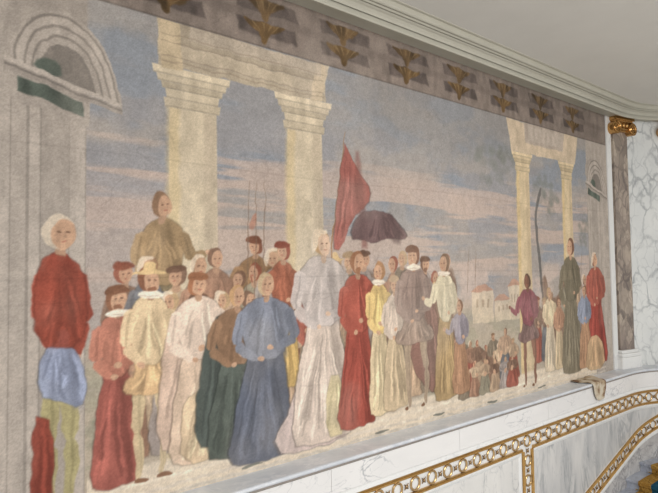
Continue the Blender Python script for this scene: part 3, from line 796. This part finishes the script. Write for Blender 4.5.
# dim mass of the crowd, then the rear rows
for x0_, x1_, z_, c in ((.95, 2.5, 1.15, (116, 94, 80)), (2.5, 4.0, 1.22, (128, 108, 94)), (5.5, 6.7, 1.1, (128, 106, 92))):
    blend(sm(x0_ - .05, x0_ + .08, WX) * (1 - sm(x1_ - .08, x1_ + .05, WX)) * (1 - sm(z_ - .06, z_, WZ + (fbm(.14, .5, 140, 2) - .5) * .45)) * sm(.25, .35, WZ) * .9, c)
pal = [(172, 148, 128), (156, 124, 106), (132, 122, 108), (192, 172, 148), (160, 152, 150), (130, 106, 92), (178, 156, 134), (146, 142, 126), (158, 96, 84), (112, 116, 124)]
hats = ['cap', 'cap', 'brim', None, None, 'veil']
def rows(x, xe, z0, h0, h1, w0, w1, st0, st1, alpha, n=4):
    while x < xe:
        figure(x, z0, rr.uniform(h0, h1), rr.uniform(w0, w1), rr.choice(pal), rr.choice(pal), rr.choice([(150, 120, 96), (116, 90, 76), (174, 150, 118), (140, 84, 68)]), sd=int(x * 31), alpha=alpha, hat=rr.choice(hats), beard=rr.random() < .3, folds=n)
        x += rr.uniform(st0, st1)
figure(1.22, .62, 1.20, .36, (156, 134, 104), (136, 124, 100), (134, 106, 84), sd=90, alpha=.92, arm=1, turn=1)
figure(1.86, .55, 1.02, .36, (140, 112, 84), (126, 106, 86), (128, 84, 66), sd=91, alpha=.92, arm=1, turn=-1, hat='cap')
rows(1.0, 3.95, .42, .88, 1.08, .20, .28, .11, .17, .86)
rows(1.05, 3.95, .26, .84, 1.0, .20, .28, .15, .22, .9)
rows(4.0, 5.0, .20, .38, .52, .18, .26, .09, .14, .9, 3)
rows(4.1, 4.9, .12, .26, .36, .18, .26, .12, .18, .9, 3)
rows(5.40, 6.0, .30, .66, .80, .18, .24, .12, .18, .8)
rows(6.0, 6.9, .30, .88, 1.06, .18, .24, .12, .18, .85)
for x in (1.80, 1.86, 1.93, 4.18, 4.3, 6.38):
    stroke([(x, 1.1), (x + .03, 1.95 if x < 3 else 1.5)], .010, .006, (124, 104, 90), .004, .7)
stroke([(1.84, 1.62), (1.88, 1.72)], .05, .03, (166, 112, 92), .008, .6)
# plain cloth banners on poles
stroke([(2.51, 1.3), (2.69, 2.42)], .018, .010, (150, 118, 88), .004, .9)
robe([(2.55, 1.50), (2.64, 1.48), (2.74, 1.74), (2.92, 1.84), (2.96, 1.98), (2.84, 2.10), (2.74, 2.24), (2.67, 2.34)], (158, 98, 92), 3, .95, 8)
robe([(2.72, 1.58), (2.78, 1.74), (2.94, 1.82), (3.14, 1.81), (3.30, 1.70), (3.38, 1.58), (3.18, 1.60), (2.98, 1.55), (2.84, 1.57)], (112, 92, 94), 4, .93, 6)
# front rank
figure(.665, .10, 1.56, .22, (156, 78, 64), (168, 160, 120), (196, 186, 172), mid=(138, 152, 184), sd=1, legs=(164, 158, 118), turn=1, arm=2)
robe([(.55, .70), (.66, .66), (.77, .60), (.80, .72), (.77, .86), (.73, .96), (.58, .98)], (140, 152, 182), 41, .92, 8)
robe([(.53, .06), (.63, .08), (.64, .55), (.53, .60)], (146, 72, 60), 40, .9, 4)
robe([(.54, .96), (.79, .94), (.80, 1.20), (.78, 1.36), (.70, 1.44), (.60, 1.44), (.54, 1.30)], (150, 76, 62), 39, .85, 8)
figure(.95, .14, 1.12, .27, (176, 120, 104), (156, 92, 84), (134, 96, 76), sd=2, ruff=True, hat='cap', beard=True, turn=1, folds=9)
figure(1.15, .13, 1.24, .33, (210, 190, 158), (202, 172, 134), (132, 92, 72), sd=3, legs=(200, 184, 152), hat='brim', ruff=True, beard=True, turn=1, folds=9)
figure(1.47, .17, 1.16, .42, (212, 196, 184), (206, 186, 168), (160, 112, 84), sd=4, hat='cap', cloak=(202, 180, 166), turn=1)
robe([(1.34, .16), (1.66, .16), (1.62, .40), (1.54, .56), (1.42, .60), (1.34, .46)], (212, 192, 164), 42, .9, 10)
figure(1.72, .14, 1.10, .44, (140, 112, 90), (88, 98, 94), (186, 152, 114), sd=6, turn=1, cloak=(82, 92, 90), folds=10)
figure(2.10, .52, 1.02, .28, (158, 100, 80), (198, 170, 112), (140, 78, 64), sd=8, hat='cap')
figure(1.94, .06, 1.26, .56, (124, 132, 150), (92, 100, 118), (190, 170, 140), sd=7, turn=1, train=-.1, folds=12)
robe([(1.96, .08), (2.40, .04), (2.76, .10), (2.72, .50), (2.58, .92), (2.40, .98), (2.30, .8), (2.18, .42)], (190, 177, 176), 43, .97, 14, .09)
figure(2.45, .08, 1.56, .60, (184, 178, 178), (200, 188, 180), (178, 146, 106), sd=9, hat='veil', turn=1, folds=16, skin=(204, 178, 158))
robe([(2.46, .10), (2.66, .10), (2.62, .55), (2.48, .55)], (206, 196, 160), 44, .8, 6)
figure(2.79, .12, 1.36, .42, (162, 88, 76), (154, 78, 68), (150, 108, 82), sd=10, turn=1, folds=12, beard=True)
figure(3.03, .17, 1.22, .27, (208, 184, 128), (202, 188, 158), (162, 126, 94), sd=11, ruff=True)
figure(3.20, .18, 1.10, .30, (194, 182, 172), (190, 174, 148), (196, 172, 144), sd=12, hat='cap')
figure(3.46, .15, 1.38, .50, (146, 130, 124), (154, 138, 128), (124, 92, 76), sd=13, legs=(164, 148, 130), cloak=(134, 104, 96), ruff=True, hat='cap', turn=-1, folds=10)
figure(3.85, .16, 1.30, .34, (204, 198, 174), (168, 146, 110), (116, 94, 76), sd=14, ruff=True, turn=-1)
figure(4.06, .18, .86, .26, (146, 142, 154), (174, 138, 112), (126, 98, 80), sd=15)
figure(5.22, .08, 1.18, .42, (138, 90, 98), (132, 110, 108), (96, 76, 66), sd=16, legs=(140, 108, 94), skin=(132, 98, 84), turn=-1, arm=1)
figure(5.64, .18, .92, .28, (206, 192, 164), (200, 188, 168), (174, 146, 110), sd=17)
figure(5.84, .18, .80, .24, (176, 140, 118), (196, 180, 152), (130, 98, 80), sd=21)
figure(6.12, .10, 1.56, .48, (122, 116, 100), (128, 122, 106), (118, 88, 74), sd=18, folds=12)
figure(6.74, .12, 1.38, .54, (166, 96, 84), (156, 76, 68), (132, 90, 72), sd=19, folds=12, hat='veil')
figure(6.44, .12, .98, .34, (136, 146, 168), (170, 136, 110), (132, 100, 80), sd=20)
robe([(6.44, .06), (6.92, .06), (6.90, .36), (6.74, .50), (6.54, .46), (6.46, .3)], (188, 162, 130), 45, .88, 9)

# age: soft stains, pale rubbed patches, plaster lines and grain of the pigment
age = fbm(1.4, 0.9, 71, 5) - .5
IMG *= (1 + .12 * age)[..., None]
IMG *= (1 + .09 * (fbm(.045, .06, 81, 3) - .5))[..., None]
rub = .07 + sm(.55, .75, fbm(.5, .7, 91)) * .20
IMG[:] = IMG * (1 - rub[..., None]) + np.array((178, 171, 164)) * rub[..., None]
IMG *= (1 + .05 * (vnoise(.016, .012, 95) - .5))[..., None]
IMG *= (1 + .09 * (rng.random((NZ, NX)) - .5))[..., None]
crk = np.abs(fbm(.9, .7, 101, 5) - .5)
IMG *= (1 - .05 * (1 - sm(0, .004, crk)))[..., None]
for z in (1.17, 1.30, 2.02):
    IMG *= (1 - .05 * np.exp(-((GZ - z - .01 * np.sin(GX * 2)) / .005) ** 2))[..., None]
lum = IMG.mean(2, keepdims=True)
IMG = lum + (IMG - lum) * 0.88
IMG = 158 + (IMG - 158) * 1.14
IMG = np.clip(IMG * (1.075, 1.04, 1.0), 0, 240)

def build_mural():
    p = 0.006
    co = np.empty((NZ, NX, 3)); co[..., 0] = GX; co[..., 1] = D - p; co[..., 2] = GZ
    co = co.reshape(-1, 3)
    i = np.arange(NX - 1); j = np.arange(NZ - 1); I, J = np.meshgrid(i, j)
    a = (J * NX + I).ravel(); q = np.stack([a, a + 1, a + 1 + NX, a + NX], 1)
    n0 = len(co)
    corners = np.array([[X0, D - .002, 0], [X1, D - .002, 0], [X1, D - .002, TOP], [X0, D - .002, TOP]])
    co = np.vstack([co, corners])
    c = [0, NX - 1, NX * NZ - 1, NX * (NZ - 1)]
    side = np.array([[n0, n0 + 1, c[1], c[0]], [n0 + 1, n0 + 2, c[2], c[1]], [n0 + 2, n0 + 3, c[3], c[2]], [n0 + 3, n0, c[0], c[3]]])
    q = np.vstack([q, side])
    me = bpy.data.meshes.new('mural')
    me.vertices.add(len(co)); me.vertices.foreach_set('co', co.astype(np.float32).ravel())
    me.loops.add(q.size); me.loops.foreach_set('vertex_index', q.astype(np.int32).ravel())
    me.polygons.add(len(q)); me.polygons.foreach_set('loop_start', (np.arange(len(q)) * 4).astype(np.int32))
    me.update(calc_edges=True)
    at = me.color_attributes.new('pigment', 'FLOAT_COLOR', 'POINT')
    col = np.ones((len(co), 4), np.float32); col[:n0, :3] = lin(IMG.reshape(-1, 3) * GAIN); col[n0:, :3] = .3
    at.data.foreach_set('color', col.ravel())
    m, N, L, b = base_mat('fresco_pigment', 0.78, spec=0.25)
    vc = N.new('ShaderNodeVertexColor'); vc.layer_name = 'pigment'
    v = coords(N, L)
    r = ramp(N, [(0.3, (240, 240, 240)), (0.7, (255, 255, 255))]); L.new(noise(N, L, v, 70, 5, .7), r.inputs[0])
    L.new(mix(N, L, 1.0, vc.outputs['Color'], r.outputs['Color'], 'MULTIPLY'), b.inputs['Base Color'])
    bp = N.new('ShaderNodeBump'); bp.inputs['Strength'].default_value = 0.12; bp.inputs['Distance'].default_value = 0.003
    L.new(noise(N, L, v, 30, 6, .7), bp.inputs['Height']); L.new(bp.outputs[0], b.inputs['Normal'])
    o = link('mural', me, m)
    tag(o, 'huge faded wall painting of robed figures crowded below pale columns and a grey blue sky', 'painting')
GAIN = 1.0
build_mural()

# stand-in cloth added where a painted animal and figure spill over the sill
t = thing('stand_in_cloth', 'small cream and brown cloth standing in for a painted animal and figure over the sill at the right end of the mural', 'cloth', pos(6.55, PL, -0.2))
bm = bmesh.new()
n, mrows = 14, 16
rows = []
for j in range(mrows + 1):
    v = j / mrows
    # path: lies on the sill from the wall, then hangs down the frieze
    L_ = v * 0.40
    if L_ < 0.20: p, z = 0.012 + L_, 0.012
    else: p, z = PL + 0.022, 0.008 - (L_ - 0.20)
    half = 0.21 * (1 - 0.62 * v ** 1.6) + 0.012 * math.sin(v * 9)
    row = []
    for i in range(n + 1):
        u = i / n * 2 - 1
        f = 0.010 * math.sin(u * 8 + v * 4) + 0.008 * math.sin(u * 15 - v * 7)
        row.append(bm.verts.new(pos(6.24 + 0.06 * v + u * half, p + (abs(f) if p > PL else 0), z + (abs(f) if p <= PL + .001 else 0) - (0.02 * (1 - abs(u)) if j == mrows else 0))))
    rows.append(row)
for a, b in zip(rows, rows[1:]):
    for k in range(n): bm.faces.new((a[k], a[k + 1], b[k + 1], b[k]))
m, N, L, b_ = base_mat('cream_brown_cloth', 0.85, spec=.2)
v = coords(N, L); r = ramp(N, [(0.42, (204, 192, 172)), (0.55, (176, 156, 130)), (0.64, (120, 92, 72))]); L.new(noise(N, L, v, 9, 3), r.inputs[0]); L.new(r.outputs['Color'], b_.inputs['Base Color'])
o = obj('drape', bm, m, t, smooth=True)
so = o.modifiers.new('solid', 'SOLIDIFY'); so.thickness = 0.006; so.offset = 1
su = o.modifiers.new('sub', 'SUBSURF'); su.levels = 1; su.render_levels = 1

# ------------------------------------------------------------------ light: tall windows of the stair hall behind the viewer, and soft daylight
w = bpy.data.worlds.new('hall_daylight'); S.world = w; w.use_nodes = True
N, L = w.node_tree.nodes, w.node_tree.links
bg = N['Background']
tc = N.new('ShaderNodeTexCoord'); sp = N.new('ShaderNodeSeparateXYZ'); L.new(tc.outputs['Generated'], sp.inputs[0])
mr = N.new('ShaderNodeMapRange'); mr.inputs['From Min'].default_value = -1; mr.inputs['From Max'].default_value = 1; L.new(sp.outputs['Z'], mr.inputs['Value'])
r = ramp(N, [(0.0, (150, 148, 144)), (0.45, (232, 232, 232)), (1.0, (240, 243, 248))]); L.new(mr.outputs[0], r.inputs[0])
L.new(r.outputs['Color'], bg.inputs['Color']); bg.inputs['Strength'].default_value = 0.86

def area(name, loc, target, sx, sy, power, col=(1, 1, 1)):
    l = bpy.data.lights.new(name, 'AREA'); l.shape = 'RECTANGLE'; l.size = sx; l.size_y = sy; l.energy = power; l.color = col
    o = bpy.data.objects.new(name, l); COL.objects.link(o); o.location = loc
    o.rotation_euler = (Vector(target) - Vector(loc)).to_track_quat('-Z', 'Y').to_euler(); return o
area('window_light', (2.8, -2.4, 2.3), (4.6, 3.1, 0.2), 5.0, 1.8, 190, (1.0, 0.99, 0.97))

# ------------------------------------------------------------------ camera (fitted to the straight lines of the hall)
f_px, yaw, pit, rol, h = 535.28, 0.898835, 0.041516, -0.0137030, 1.345143
F = Vector((math.cos(yaw) * math.cos(pit), math.sin(yaw) * math.cos(pit), math.sin(pit)))
R = Vector((math.sin(yaw), -math.cos(yaw), 0)); U = R.cross(F)
R2 = R * math.cos(rol) + U * math.sin(rol); U2 = -R * math.sin(rol) + U * math.cos(rol)
cam = bpy.data.cameras.new('camera'); co = bpy.data.objects.new('camera', cam); COL.objects.link(co)
co.matrix_world = Matrix(((R2.x, U2.x, -F.x, 0), (R2.y, U2.y, -F.y, 0), (R2.z, U2.z, -F.z, h), (0, 0, 0, 1)))
cam.sensor_fit = 'HORIZONTAL'; cam.sensor_width = 36; cam.lens = f_px * 36 / 658; cam.clip_start = 0.05
S.camera = co
S.view_settings.view_transform = 'Standard'; S.view_settings.look = 'None'; S.view_settings.gamma = 1
S.view_settings.exposure = 0.0; S.view_settings.use_curve_mapping = False
